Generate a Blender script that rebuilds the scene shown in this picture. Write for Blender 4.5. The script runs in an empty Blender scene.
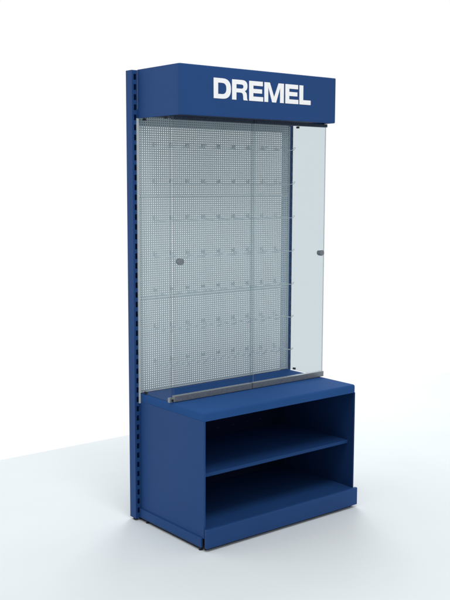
import bpy, bmesh, math
from mathutils import Matrix, Vector

scene = bpy.context.scene
col = scene.collection

# ------------------------------------------------------------------ materials
def new_mat(name):
    m = bpy.data.materials.new(name)
    m.use_nodes = True
    nt = m.node_tree
    nt.nodes.clear()
    out = nt.nodes.new('ShaderNodeOutputMaterial')
    return m, nt, out

def principled(name, color, rough=0.5, metallic=0.0, spec=0.4, var=0.06, vscale=3.0,
               bump=0.0, bscale=900.0, rough_var=0.08):
    m, nt, out = new_mat(name)
    N, L = nt.nodes, nt.links
    p = N.new('ShaderNodeBsdfPrincipled')
    p.inputs['Roughness'].default_value = rough
    p.inputs['Metallic'].default_value = metallic
    p.inputs['Specular IOR Level'].default_value = spec
    tc = N.new('ShaderNodeTexCoord')
    nz = N.new('ShaderNodeTexNoise')
    nz.inputs['Scale'].default_value = vscale
    nz.inputs['Detail'].default_value = 6
    L.new(tc.outputs['Object'], nz.inputs['Vector'])
    ramp = N.new('ShaderNodeValToRGB')
    ramp.color_ramp.elements[0].position = 0.3
    ramp.color_ramp.elements[1].position = 0.7
    ramp.color_ramp.elements[0].color = tuple(c * (1 - var) for c in color) + (1,)
    ramp.color_ramp.elements[1].color = tuple(min(1, c * (1 + var)) for c in color) + (1,)
    L.new(nz.outputs['Fac'], ramp.inputs['Fac'])
    L.new(ramp.outputs['Color'], p.inputs['Base Color'])
    mr = N.new('ShaderNodeMapRange')
    mr.inputs['To Min'].default_value = max(0.02, rough - rough_var)
    mr.inputs['To Max'].default_value = min(1, rough + rough_var)
    L.new(nz.outputs['Fac'], mr.inputs['Value'])
    L.new(mr.outputs['Result'], p.inputs['Roughness'])
    if bump > 0:
        n2 = N.new('ShaderNodeTexNoise')
        n2.inputs['Scale'].default_value = bscale
        n2.inputs['Detail'].default_value = 2
        L.new(tc.outputs['Object'], n2.inputs['Vector'])
        b = N.new('ShaderNodeBump')
        b.inputs['Strength'].default_value = bump
        b.inputs['Distance'].default_value = 0.0006
        L.new(n2.outputs['Fac'], b.inputs['Height'])
        L.new(b.outputs['Normal'], p.inputs['Normal'])
    L.new(p.outputs['BSDF'], out.inputs['Surface'])
    return m

BLUE = (0.0185, 0.064, 0.203)
M_blue = principled('blue_powder_coat', BLUE, 0.5, spec=0.1, var=0.05, vscale=2.5, bump=0.25)
M_navy = principled('inner_navy_shaded', (0.004, 0.011, 0.04), 0.7, spec=0.1, var=0.1)  # blue darkened to carry the shade inside the cabinet and under the header
M_shelf = principled('shelf_blue_shaded', (0.0145, 0.053, 0.17), 0.6, spec=0.06, var=0.08, bump=0.25)  # body blue toned down for the shade around the shelves
M_deck = principled('deck_blue_lit', (0.0225, 0.080, 0.245), 0.7, spec=0.03, var=0.05, vscale=2.5, bump=0.25)  # body blue lightened for the light falling on the deck top
M_inner = principled('inner_blue_shaded', (0.009, 0.034, 0.115), 0.6, spec=0.06, var=0.08, bump=0.25)  # right side panel's blue, darkened for the cabinet's inner shade
M_perf = principled('grey_perforated_steel', (0.60, 0.66, 0.68), 0.55, spec=0.2, var=0.04, vscale=4)
M_trim = principled('pale_trim', (0.50, 0.56, 0.58), 0.45, spec=0.4, var=0.05)
M_wire = principled('zinc_wire', (0.62, 0.68, 0.70), 0.5, metallic=0.0, var=0.1)
M_alu = principled('brushed_aluminium', (0.25, 0.27, 0.28), 0.42, metallic=0.6, var=0.2, vscale=220, bump=0.4, bscale=500)
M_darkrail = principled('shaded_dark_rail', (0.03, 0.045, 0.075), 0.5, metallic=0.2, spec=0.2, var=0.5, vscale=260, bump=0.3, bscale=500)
M_knob = principled('satin_knob_metal', (0.20, 0.225, 0.25), 0.38, metallic=0.5, var=0.15, vscale=60)
M_black = principled('black_rubber_and_shade', (0.012, 0.014, 0.02), 0.6, spec=0.3, var=0.2, vscale=40)  # black of the small fittings, reused on the added shade strips
M_white = principled('white_vinyl', (0.93, 0.935, 0.94), 0.5, spec=0.3, var=0.01)

def glass_mat():
    m, nt, out = new_mat('clear_glass')
    N, L = nt.nodes, nt.links
    tr = N.new('ShaderNodeBsdfTransparent')
    tr.inputs['Color'].default_value = (0.890, 0.918, 0.928, 1)
    gl = N.new('ShaderNodeBsdfGlossy')
    gl.inputs['Roughness'].default_value = 0.02
    gl.inputs['Color'].default_value = (0.9, 0.94, 0.95, 1)
    lw = N.new('ShaderNodeLayerWeight')
    lw.inputs['Blend'].default_value = 0.5
    pw = N.new('ShaderNodeMath'); pw.operation = 'POWER'
    pw.inputs[1].default_value = 4.5
    mu = N.new('ShaderNodeMath'); mu.operation = 'MULTIPLY_ADD'
    mu.inputs[1].default_value = 0.12
    mu.inputs[2].default_value = 0.008
    L.new(lw.outputs['Facing'], pw.inputs[0])
    L.new(pw.outputs[0], mu.inputs[0])
    # faint smudges on the pane
    tc = N.new('ShaderNodeTexCoord'); nz = N.new('ShaderNodeTexNoise')
    nz.inputs['Scale'].default_value = 5; nz.inputs['Detail'].default_value = 4
    L.new(tc.outputs['Object'], nz.inputs['Vector'])
    ad = N.new('ShaderNodeMath'); ad.operation = 'MULTIPLY_ADD'
    ad.inputs[1].default_value = 0.01
    L.new(nz.outputs['Fac'], ad.inputs[0]); L.new(mu.outputs[0], ad.inputs[2])
    mx = N.new('ShaderNodeMixShader')
    L.new(ad.outputs[0], mx.inputs['Fac'])
    L.new(tr.outputs['BSDF'], mx.inputs[1])
    L.new(gl.outputs['BSDF'], mx.inputs[2])
    L.new(mx.outputs['Shader'], out.inputs['Surface'])
    return m
M_glass = glass_mat()

def edge_mat(ca, cb, nm):
    m, nt, out = new_mat(nm)
    N, L = nt.nodes, nt.links
    tr = N.new('ShaderNodeBsdfTransparent'); tr.inputs['Color'].default_value = (0.90, 0.935, 0.95, 1)
    df = N.new('ShaderNodeBsdfDiffuse')
    tc = N.new('ShaderNodeTexCoord'); nz = N.new('ShaderNodeTexNoise'); nz.inputs['Scale'].default_value = 30
    L.new(tc.outputs['Object'], nz.inputs['Vector'])
    rp = N.new('ShaderNodeValToRGB')
    rp.color_ramp.elements[0].color = ca; rp.color_ramp.elements[1].color = cb
    L.new(nz.outputs['Fac'], rp.inputs['Fac']); L.new(rp.outputs['Color'], df.inputs['Color'])
    mx = N.new('ShaderNodeMixShader'); mx.inputs['Fac'].default_value = 0.45
    L.new(tr.outputs['BSDF'], mx.inputs[1]); L.new(df.outputs['BSDF'], mx.inputs[2])
    L.new(mx.outputs['Shader'], out.inputs['Surface'])
    return m
M_edge = edge_mat((0.08, 0.10, 0.115, 1), (0.12, 0.145, 0.16, 1), 'glass_edge')
M_edge_pale = edge_mat((0.5, 0.58, 0.62, 1), (0.58, 0.66, 0.70, 1), 'glass_edge_pale')

def floor_mat():
    m = principled('white_studio_floor', (0.738, 0.788, 0.81), 0.75, spec=0.12, var=0.02, vscale=1.3, bump=0.15, bscale=350)
    return m
M_floor = floor_mat()

# ------------------------------------------------------------------ mesh helpers
def box(bm, x0, x1, y0, y1, z0, z1, bevel=0.0, seg=2):
    r = bmesh.ops.create_cube(bm, size=1.0)
    vs = r['verts']
    bmesh.ops.scale(bm, vec=(x1 - x0, y1 - y0, z1 - z0), verts=vs)
    bmesh.ops.translate(bm, vec=((x0 + x1) / 2, (y0 + y1) / 2, (z0 + z1) / 2), verts=vs)
    if bevel > 0:
        es = list({e for v in vs for e in v.link_edges})
        bmesh.ops.bevel(bm, geom=es, offset=bevel, segments=seg, affect='EDGES', profile=0.5)

def cyl(bm, c, axis, r, h, seg=24, bevel=0.0):
    rr = bmesh.ops.create_cone(bm, cap_ends=True, segments=seg, radius1=r, radius2=r, depth=h)
    vs = rr['verts']
    if bevel > 0:
        es = [e for e in {e for v in vs for e in v.link_edges} if any(len(f.verts) > 4 for f in e.link_faces)]
        g = bmesh.ops.bevel(bm, geom=es, offset=bevel, segments=2, affect='EDGES', profile=0.5)
        vs = list({v for f in g['faces'] for v in f.verts} | {v for v in vs if v.is_valid})
    if axis == 'y':
        bmesh.ops.rotate(bm, cent=(0, 0, 0), matrix=Matrix.Rotation(math.pi / 2, 3, 'X'), verts=vs)
    elif axis == 'x':
        bmesh.ops.rotate(bm, cent=(0, 0, 0), matrix=Matrix.Rotation(math.pi / 2, 3, 'Y'), verts=vs)
    bmesh.ops.translate(bm, vec=c, verts=vs)

def tube(bm, pts, r, seg=7):
    pts = [Vector(p) for p in pts]
    rings = []
    n = len(pts)
    ref = None
    for i, p in enumerate(pts):
        t = (pts[min(i + 1, n - 1)] - pts[max(i - 1, 0)]).normalized()
        if ref is None:
            ref = t.orthogonal().normalized()
        u = (ref - t * ref.dot(t)).normalized()
        ref = u
        w = t.cross(u)
        rings.append([bm.verts.new(p + r * (math.cos(a) * u + math.sin(a) * w))
                      for a in [2 * math.pi * k / seg for k in range(seg)]])
    for a, b in zip(rings, rings[1:]):
        for k in range(seg):
            bm.faces.new((a[k], a[(k + 1) % seg], b[(k + 1) % seg], b[k]))
    bm.faces.new(list(reversed(rings[0])))
    bm.faces.new(rings[-1])

def obj(name, bm, mat, parent=None, smooth=False):
    bmesh.ops.recalc_face_normals(bm, faces=bm.faces)
    me = bpy.data.meshes.new(name)
    bm.to_mesh(me); bm.free()
    me.materials.append(mat)
    if smooth:
        for p in me.polygons: p.use_smooth = True
        try: me.set_sharp_from_angle(angle=math.radians(40))
        except Exception: pass
    o = bpy.data.objects.new(name, me)
    col.objects.link(o)
    if parent: o.parent = parent
    return o

def boxobj(name, dims, mat, parent, bevel=0.0015, seg=2):
    bm = bmesh.new(); box(bm, *dims, bevel=bevel, seg=seg)
    return obj(name, bm, mat, parent)

def pane(name, dims, parent, thin):
    """glass sheet; its four narrow sides take the edge material"""
    bm = bmesh.new(); box(bm, *dims)
    o = obj(name, bm, M_glass, parent)
    o.data.materials.append(M_edge); o.data.materials.append(M_edge_pale)
    for p in o.data.polygons:
        if abs(p.normal[thin]) < 0.5: p.material_index = 2 if p.normal.x > 0.5 else 1
    return o

# ------------------------------------------------------------------ the setting
bm = bmesh.new()
box(bm, -9, 10, -8, 1.39, -0.02, 0.0)
floor = obj('floor', bm, M_floor)
floor['kind'] = 'structure'
floor['label'] = 'plain white studio floor under the blue display stand'

# ------------------------------------------------------------------ the stand
stand = bpy.data.objects.new('display_stand', None)
col.objects.link(stand)
stand['label'] = 'tall blue shop display stand with glass doors, open shelves and white header lettering'
stand['category'] = 'display stand'

ZT = 2.2225
# uprights: hollow slotted posts
def upright(x0, x1, fa, fb):
    bm = bmesh.new()
    t = 0.002; y0, y1 = 0.0, 0.052; z0, z1 = 0.012, ZT
    box(bm, x0, x0 + t, y0, y1, z0, z1)                   # outer side
    box(bm, x1 - t, x1, y0, y1, z0, z1)                   # other side
    box(bm, x0 + t, x1 - t, y1 - t, y1, z0, z1)           # back
    w = x1 - x0
    s0, s1 = x0 + fa * w, x0 + fb * w
    box(bm, x0 + t, s0, y0, y0 + t, z0, z1)               # front, left of the slots
    box(bm, s1, x1 - t, y0, y0 + t, z0, z1)               # front, right of the slots
    pitch, sh = 0.0475, 0.027
    z = z0
    nxt = 0.040
    while nxt + sh < z1 - 0.01:
        box(bm, s0, s1, y0, y0 + t, z, nxt)
        z = nxt + sh; nxt += pitch
    box(bm, s0, s1, y0, y0 + t, z, z1)
    box(bm, x0 + t, x1 - t, y0 + t, y1 - t, z1 - t, z1)   # cap
    return obj('upright', bm, M_blue, stand)
for x0, x1, fa, fb in ((-0.0275, 0.0035, 0.34, 0.80), (0.986, 1.0165, 0.78, 0.96)):
    u = upright(x0, x1, fa, fb)
    bm = bmesh.new()
    cx = (x0 + x1) / 2
    cyl(bm, (cx, 0.026, 0.006), 'z', 0.012, 0.0115, 16, 0.001)
    f = obj('foot', bm, M_black, u, True)

# perforated panels (each a sheet with real holes)
def perforated(z0, z1):
    x0, x1 = 0.004, 0.9915
    px, pz, hx, hz, mg = 0.0125, 0.0110, 0.0056, 0.0050, 0.0040
    nx = int((x1 - x0 - 2 * mg) / px); nz = int((z1 - z0 - 2 * mg) / pz)
    ox = x0 + ((x1 - x0) - nx * px) / 2; oz = z0 + ((z1 - z0) - nz * pz) / 2
    xs = [x0]; zs = [z0]
    for i in range(nx):
        a = ox + i * px + (px - hx) / 2; xs += [a, a + hx]
    for k in range(nz):
        a = oz + k * pz + (pz - hz) / 2; zs += [a, a + hz]
    xs.append(x1); zs.append(z1)
    verts, faces = [], []
    W, H = len(xs), len(zs)
    for y in (-0.0012, 0.0):
        for z in zs:
            for x in xs: verts.append((x, y, z))
    off = W * H
    solid = lambda i, k: 0 <= i < W - 1 and 0 <= k < H - 1 and not (i % 2 == 1 and k % 2 == 1)
    for k in range(H - 1):
        for i in range(W - 1):
            if not solid(i, k): continue
            a, b, c, d = k * W + i, k * W + i + 1, (k + 1) * W + i + 1, (k + 1) * W + i
            faces.append((a, b, c, d)); faces.append((d + off, c + off, b + off, a + off))
            if not solid(i - 1, k): faces.append((a, d, d + off, a + off))
            if not solid(i + 1, k): faces.append((c, b, b + off, c + off))
            if not solid(i, k - 1): faces.append((b, a, a + off, b + off))
            if not solid(i, k + 1): faces.append((d, c, c + off, d + off))
    me = bpy.data.meshes.new('perforated_panel')
    me.from_pydata(verts, [], faces); me.update()
    me.materials.append(M_perf)
    o = bpy.data.objects.new('perforated_panel', me); col.objects.link(o); o.parent = stand
    return o
for z0, z1 in ((0.6570, 1.1255), (1.1268, 1.6265), (1.6278, 2.1000)):
    perforated(z0, z1)
# pale trim down the panel's left and right edges
boxobj('edge_trim', (-0.0055, 0.0022, -0.0095, -0.0004, 0.604, 1.9965), M_trim, stand, 0.001)
boxobj('edge_trim', (0.9848, 0.9905, -0.0060, -0.0016, 0.656, 1.996), M_trim, stand, 0.001)
# cross bars tying the uprights together behind the panel
boxobj('cross_bar', (0.0037, 0.9858, 0.012, 0.045, 1.962, 2.040), M_blue, stand)
boxobj('cross_bar', (0.0037, 0.9858, 0.012, 0.045, 0.50, 0.56), M_blue, stand)

# header box with lettering
HD = 0.344
bm = bmesh.new()
hx0, hx1, hz0, hz1 = 0.0024, 0.9945, 1.9975, 2.2255
prof = [(-HD, hz0 + 0.010), (-HD, hz1)]
t = 0.012
box(bm, hx0, hx1, -HD, -HD + t, hz0, hz1, 0.0055, 3)                       # front
box(bm, hx0, hx0 + t, -HD + t - 0.003, 0.0 - 0.0005, hz0, hz1 - 0.0005, 0.0015, 1)       # left cheek
box(bm, hx1 - t, hx1, -HD + t - 0.003, 0.0 - 0.0005, hz0, hz1 - 0.0005, 0.0015, 1)       # right cheek
box(bm, hx0 + t - 0.001, hx1 - t + 0.001, -HD + t - 0.001, -0.003, hz1 - 0.010, hz1 - 0.002)   # roof
header = obj('header', bm, M_blue, stand)
boxobj('header_underside', (hx0 + t, hx1 - t, -HD + t, -0.003, hz0 + 0.008, hz0 + 0.014), M_navy, header, 0.0)

# lettering: D R E M E L cut from outlines
def arc(cx, cz, rx, rz, a0, a1, n=10):
    return [(cx + rx * math.cos(math.radians(a0 + (a1 - a0) * i / n)),
             cz + rz * math.sin(math.radians(a0 + (a1 - a0) * i / n))) for i in range(n + 1)]
def superarc(cx, cz, rx, rz, a0, a1, n=14, e=0.8):
    out = []
    for i in range(n + 1):
        a = math.radians(a0 + (a1 - a0) * i / n)
        c, s = math.cos(a), math.sin(a)
        out.append((cx + rx * math.copysign(abs(c) ** e, c), cz + rz * math.copysign(abs(s) ** e, s)))
    return out
H = 0.0930
ST = 0.0258      # stem
BR = 0.0208      # bar
def letter_D(w):
    o = [(0, 0), (0, H)] + superarc(w * 0.50, H / 2, w * 0.50, H / 2, 90, -90)
    i = [(ST, BR), (ST, H - BR)] + superarc(w * 0.48, H / 2, w * 0.52 - ST - 0.001, H / 2 - BR, 90, -90)
    return [o, i]
def letter_R(w):
    r = H * 0.285
    o = [(0, 0), (0, H), (w * .60, H)] + superarc(w * .60, H - r, w * .365, r, 85, -62, 12)
    o += [(w * .86, H * .41), (w * .915, H * .35), (w * .935, H * .26), (w * .945, H * .10), (w * .965, H * .04), (w * 1.0, 0.0),
          (w * .735, 0.0), (w * .71, H * .06), (w * .70, H * .22), (w * .67, H * .32), (w * .60, H * .365), (w * .54, H * .37),
          (ST, H * .37), (ST, 0)]
    ri = (H - BR - H * .565) / 2
    i = [(ST, H * .565), (ST, H - BR), (w * .56, H - BR)] + superarc(w * .56, H - BR - ri, w * .16, ri, 85, -90, 10)
    return [o, i]
def letter_E(w):
    m = BR * 0.95; c = H * .505
    return [[(0, 0), (0, H), (w * .97, H), (w * .97, H - BR), (ST, H - BR), (ST, c + m / 2), (w * .92, c + m / 2),
             (w * .92, c - m / 2), (ST, c - m / 2), (ST, BR), (w, BR), (w, 0)]]
def letter_M(w):
    s = ST * 0.95 / w
    pts = [(0, 0), (0, H), (.275, H), (.5, H * .27), (.725, H), (1, H), (1, 0), (1 - s, 0), (1 - s, H * .76),
           (.60, 0), (.40, 0), (s, H * .76), (s, 0)]
    return [[(x * w, z) for x, z in pts]]
def letter_L(w):
    return [[(0, 0), (0, H), (ST, H), (ST, BR * 1.05), (w, BR * 1.05), (w, 0)]]
cu = bpy.data.curves.new('lettering', 'CURVE')
cu.dimensions = '2D'; cu.fill_mode = 'BOTH'; cu.extrude = 0.0008
for fn, x0, x1 in ((letter_D, .1965, .2985), (letter_R, .306, .4025), (letter_E, .4105, .4985),
                   (letter_M, .5065, .6325), (letter_E, .6430, .7300), (letter_L, .7372, .8145)):
    for loop in fn(x1 - x0):
        clean = []
        for p in loop:
            if not clean or (abs(p[0] - clean[-1][0]) + abs(p[1] - clean[-1][1])) > 1e-5: clean.append(p)
        s = cu.splines.new('POLY'); s.points.add(len(clean) - 1); s.use_cyclic_u = True
        for q, (x, z) in zip(s.points, clean): q.co = (x + x0, z, 0, 1)
tmp = bpy.data.objects.new('tmp_curve', cu); col.objects.link(tmp)
bpy.context.view_layer.update()
me = bpy.data.meshes.new_from_object(tmp.evaluated_get(bpy.context.evaluated_depsgraph_get()))
bpy.data.objects.remove(tmp)
me.transform(Matrix.Translation((0, -HD - 0.0009, 2.0805)) @ Matrix.Rotation(math.pi / 2, 4, 'X'))
me.materials.clear(); me.materials.append(M_white); me.name = 'lettering'
let = bpy.data.objects.new('lettering', me); col.objects.link(let); let.parent = header

# ------------------------------------------------------------------ lower cabinet
CX0, CX1, CD = 0.0042, 0.9935, 0.523
T = 0.009
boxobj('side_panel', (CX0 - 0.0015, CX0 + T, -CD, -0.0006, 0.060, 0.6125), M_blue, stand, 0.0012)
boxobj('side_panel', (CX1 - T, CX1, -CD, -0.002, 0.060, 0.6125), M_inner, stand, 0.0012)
# top deck: sheet with a rounded front lip
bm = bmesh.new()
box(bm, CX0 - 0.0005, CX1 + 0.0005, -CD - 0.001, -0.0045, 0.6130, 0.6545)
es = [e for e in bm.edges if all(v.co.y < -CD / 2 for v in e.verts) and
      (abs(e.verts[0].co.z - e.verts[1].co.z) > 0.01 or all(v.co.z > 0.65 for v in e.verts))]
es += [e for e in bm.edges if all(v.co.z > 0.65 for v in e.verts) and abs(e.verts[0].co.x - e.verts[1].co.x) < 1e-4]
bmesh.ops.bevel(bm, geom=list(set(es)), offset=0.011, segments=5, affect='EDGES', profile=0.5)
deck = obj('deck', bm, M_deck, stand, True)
# shelf and bottom shelf
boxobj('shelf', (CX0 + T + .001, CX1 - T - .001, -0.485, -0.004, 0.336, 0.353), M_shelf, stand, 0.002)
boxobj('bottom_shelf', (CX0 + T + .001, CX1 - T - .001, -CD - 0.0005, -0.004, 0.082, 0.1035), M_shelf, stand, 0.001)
# cabinet back with a row of narrow slots
bm = bmesh.new()
ya, yb = 0.001, 0.003
zs0, zs1 = 0.3955, 0.39610
box(bm, 0.0040, 0.9855, ya, yb, 0.06, zs0)
box(bm, 0.0040, 0.9855, ya, yb, zs1, 0.655)
x = 0.0040
for k in range(10):
    xa = 0.092 + 0.1 * k
    if xa + .016 > 0.985: break
    box(bm, x, xa, ya, yb, zs0, zs1); x = xa + 0.016
box(bm, x, 0.9855, ya, yb, zs0, zs1)
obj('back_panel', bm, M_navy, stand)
# kick plate in front
boxobj('kick_plate', (0.0030, 1.0020, -0.5445, -0.5265, 0.0145, 0.1055), M_blue, stand, 0.003, 3)
# foot rails along both sides with levelling feet
for xa, xb in ((-0.006, 0.0040), (0.9940, 1.0015)):
    rail = boxobj('foot_rail', (xa, xb, -0.5130, -0.0012, 0.016, 0.0620), M_blue, stand, 0.0015)
    for yy in (-0.498, -0.06):
        bm = bmesh.new()
        cyl(bm, ((xa + xb) / 2 + .003, yy, 0.008), 'z', 0.008, 0.0155, 16, 0.001)
        obj('foot', bm, M_black, rail, True)
boxobj('shadow_strip', (CX0 + 0.0005, CX0 + 0.006, -0.508, 0.045, 0.001, 0.0590), M_black, stand, 0.0)  # added dark strip standing for the shadow under the foot rail
boxobj('shadow_strip', (CX1 - 0.006, CX1 - 0.0005, -0.508, 0.045, 0.001, 0.0590), M_black, stand, 0.0)  # same added shadow strip on the right side
boxobj('front_shade_rail', (CX0 + T + .001, CX1 - T - .001, -0.522, -0.512, 0.001, 0.0815), M_black, stand, 0.001)  # black and run down to the floor as shade under the kick plate

# ------------------------------------------------------------------ glass
GY = -0.268
ZB, ZTG = 0.658, 1.9955
def clip(parent, x, y, z, mat=None):
    bm = bmesh.new()
    box(bm, x - 0.0055, x + 0.0055, y - 0.008, y + 0.008, z - 0.0055, z + 0.0055, 0.0015)
    cyl(bm, (x - 0.0060, y, z), 'x', 0.0035, 0.003, 12)
    return obj('clip', bm, mat or M_black, parent)
for x in (0.0095, 1.0065):
    s = pane('side_glass', (x - 0.0025, x + 0.0025, GY + 0.008, -0.0100, 0.6552, ZTG), stand, 0)
    clip(s, x + 0.002, -0.040, 0.6605)
    clip(s, x + 0.003, -0.045, 1.990)
    clip(s, x + 0.003, -0.222, 1.990)
# pivot block at the left end of the bottom rail
bm = bmesh.new()
box(bm, -0.012, 0.004, GY - 0.008, GY + 0.008, 0.6565, 0.680, 0.002)
pv = obj('pivot_block', bm, M_alu, stand)
bm = bmesh.new(); cyl(bm, (0.004, GY - 0.0095, 0.667), 'y', 0.006, 0.005, 14, 0.001)
obj('screw', bm, M_black, pv)

for (xa, xb, yy, kx) in ((0.0180, 0.5110, GY - 0.002, 0.044), (0.4960, 1.0060, GY + 0.0065 - 0.002, 0.964)):
    d = pane('glass_door', (xa, xb, yy - 0.002, yy + 0.002, ZB + 0.0270, 1.981), stand, 1)
    ra, rb = (xa - 0.001, 0.4975) if xa < 0.3 else (0.5015, 1.0025)
    boxobj('bottom_rail', (ra, rb, GY - 0.011, GY + 0.0125, ZB - 0.001, ZB + 0.0275), M_alu, d, 0.0012)
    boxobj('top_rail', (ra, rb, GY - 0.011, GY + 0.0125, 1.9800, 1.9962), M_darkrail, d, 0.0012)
    bm = bmesh.new()
    cyl(bm, (kx, yy - 0.0168, 1.326), 'y', 0.0155, 0.029, 28, 0.004)
    k = obj('knob', bm, M_knob, d, True)

# ------------------------------------------------------------------ hooks (one object each)
def make_hook():
    bm = bmesh.new()
    g = 0.0055
    z0 = 0.0
    p = [(-g, -0.003, 0.020), (-g, -0.0045, 0.006), (-g, -0.008, 0.0015), (-g, -0.014, 0)]
    p += [(-g, -0.05, -0.0005), (-g, -0.10, -0.0005), (-g, -0.136, 0.0005), (-g, -0.143, 0.004), (-g, -0.149, 0.0105), (-g * .8, -0.1515, 0.0132)]
    q = [(-x, y, z) for x, y, z in reversed(p)]
    tube(bm, p + q, 0.0012)
    h = obj('display_hook', bm, M_wire)
    bm = bmesh.new()
    box(bm, -0.010, 0.010, -0.0026, -0.0014, 0.011, 0.0155, 0.0004, 1)
    box(bm, -0.010, -0.0070, -0.0028, -0.0014, 0.003, 0.024, 0.0004, 1)
    box(bm, 0.0070, 0.010, -0.0028, -0.0014, 0.003, 0.024, 0.0004, 1)
    obj('back_plate', bm, M_wire, h)
    return h
ORD = ['first', 'second', 'third', 'fourth', 'fifth', 'sixth', 'seventh', 'eighth', 'ninth']
ROWN = ['top row', 'second row from the top', 'third row from the top', 'middle row', 'third row from the bottom',
        'second row from the bottom', 'bottom row']
hook0 = make_hook()
plate0 = hook0.children[0]
used = False
for r in range(7):
    for c in range(9):
        if not used:
            h = hook0; used = True
        else:
            h = hook0.copy(); col.objects.link(h)
            pl = plate0.copy(); col.objects.link(pl); pl.parent = h
        h.location = (0.100 + 0.0988 * c, 0.0, 1.863 - 0.1783 * r)
        pos = 'leftmost' if c == 0 else ('rightmost' if c == 8 else ('middle' if c == 4 else ORD[c] + ' from left'))
        h['label'] = 'grey wire hook on the perforated panel, %s, %s' % (ROWN[r], pos)
        h['category'] = 'hook'
        h['group'] = 'wire hooks on the perforated panel'

# ------------------------------------------------------------------ light
WF = 0.58
LAMPS = [('front_softbox', (-0.6, -2.5, 5.5), (0.4, -0.3, 1.0), 2.0, 104),
         ('overhead_softbox', (3.3, 2.8, 3.2), (1.6, 0.6, 0.0), 2.0, 78)]
w = bpy.data.worlds.new('World'); scene.world = w; w.use_nodes = True
wn, wl = w.node_tree.nodes, w.node_tree.links
bg = wn['Background']
bg.inputs['Strength'].default_value = 1.0
# white studio all round; the side behind the photographer is dimmer
tc = wn.new('ShaderNodeTexCoord'); sp = wn.new('ShaderNodeSeparateXYZ')
wl.new(tc.outputs['Generated'], sp.inputs['Vector'])
mr = wn.new('ShaderNodeMapRange')
mr.inputs['From Min'].default_value = -0.35; mr.inputs['From Max'].default_value = 0.25
wl.new(sp.outputs['Y'], mr.inputs['Value'])
cr = wn.new('ShaderNodeValToRGB')
cr.color_ramp.elements[0].color = (WF, WF, WF, 1)
cr.color_ramp.elements[1].color = (1.0, 1.0, 1.0, 1)
wl.new(mr.outputs['Result'], cr.inputs['Fac'])
wl.new(cr.outputs['Color'], bg.inputs['Color'])

def area(name, loc, target, size, power, color=(1, 1, 1)):
    l = bpy.data.lights.new(name, 'AREA'); l.shape = 'SQUARE'; l.size = size; l.energy = power; l.color = color
    o = bpy.data.objects.new(name, l); col.objects.link(o)
    o.location = loc
    o.rotation_euler = (Vector(target) - Vector(loc)).to_track_quat('-Z', 'Y').to_euler()
    return o
for a in LAMPS: area(*a)

# ------------------------------------------------------------------ camera (solved from the photograph)
cx, cy, cz, yaw, pit, rol, f = -2.5226, -3.8306, 1.6946, 0.6749, -0.1249, 0.0027, 938.26
fw = Vector((math.sin(yaw) * math.cos(pit), math.cos(yaw) * math.cos(pit), math.sin(pit)))
rt = Vector((math.cos(yaw), -math.sin(yaw), 0)); up = rt.cross(fw)
r2 = math.cos(rol) * rt + math.sin(rol) * up
u2 = -math.sin(rol) * rt + math.cos(rol) * up
cam = bpy.data.cameras.new('camera'); co = bpy.data.objects.new('camera', cam); col.objects.link(co)
co.matrix_world = Matrix(((r2.x, u2.x, -fw.x, cx), (r2.y, u2.y, -fw.y, cy), (r2.z, u2.z, -fw.z, cz), (0, 0, 0, 1)))
cam.sensor_fit = 'HORIZONTAL'; cam.sensor_width = 36; cam.lens = 36 * f / 450
cam.clip_end = 200; cam.clip_start = 0.05
scene.camera = co

scene.render.engine = 'CYCLES'
scene.cycles.transparent_max_bounces = 24
scene.cycles.max_bounces = 10
scene.view_settings.view_transform = 'Standard'
scene.view_settings.look = 'None'
scene.view_settings.exposure = 0
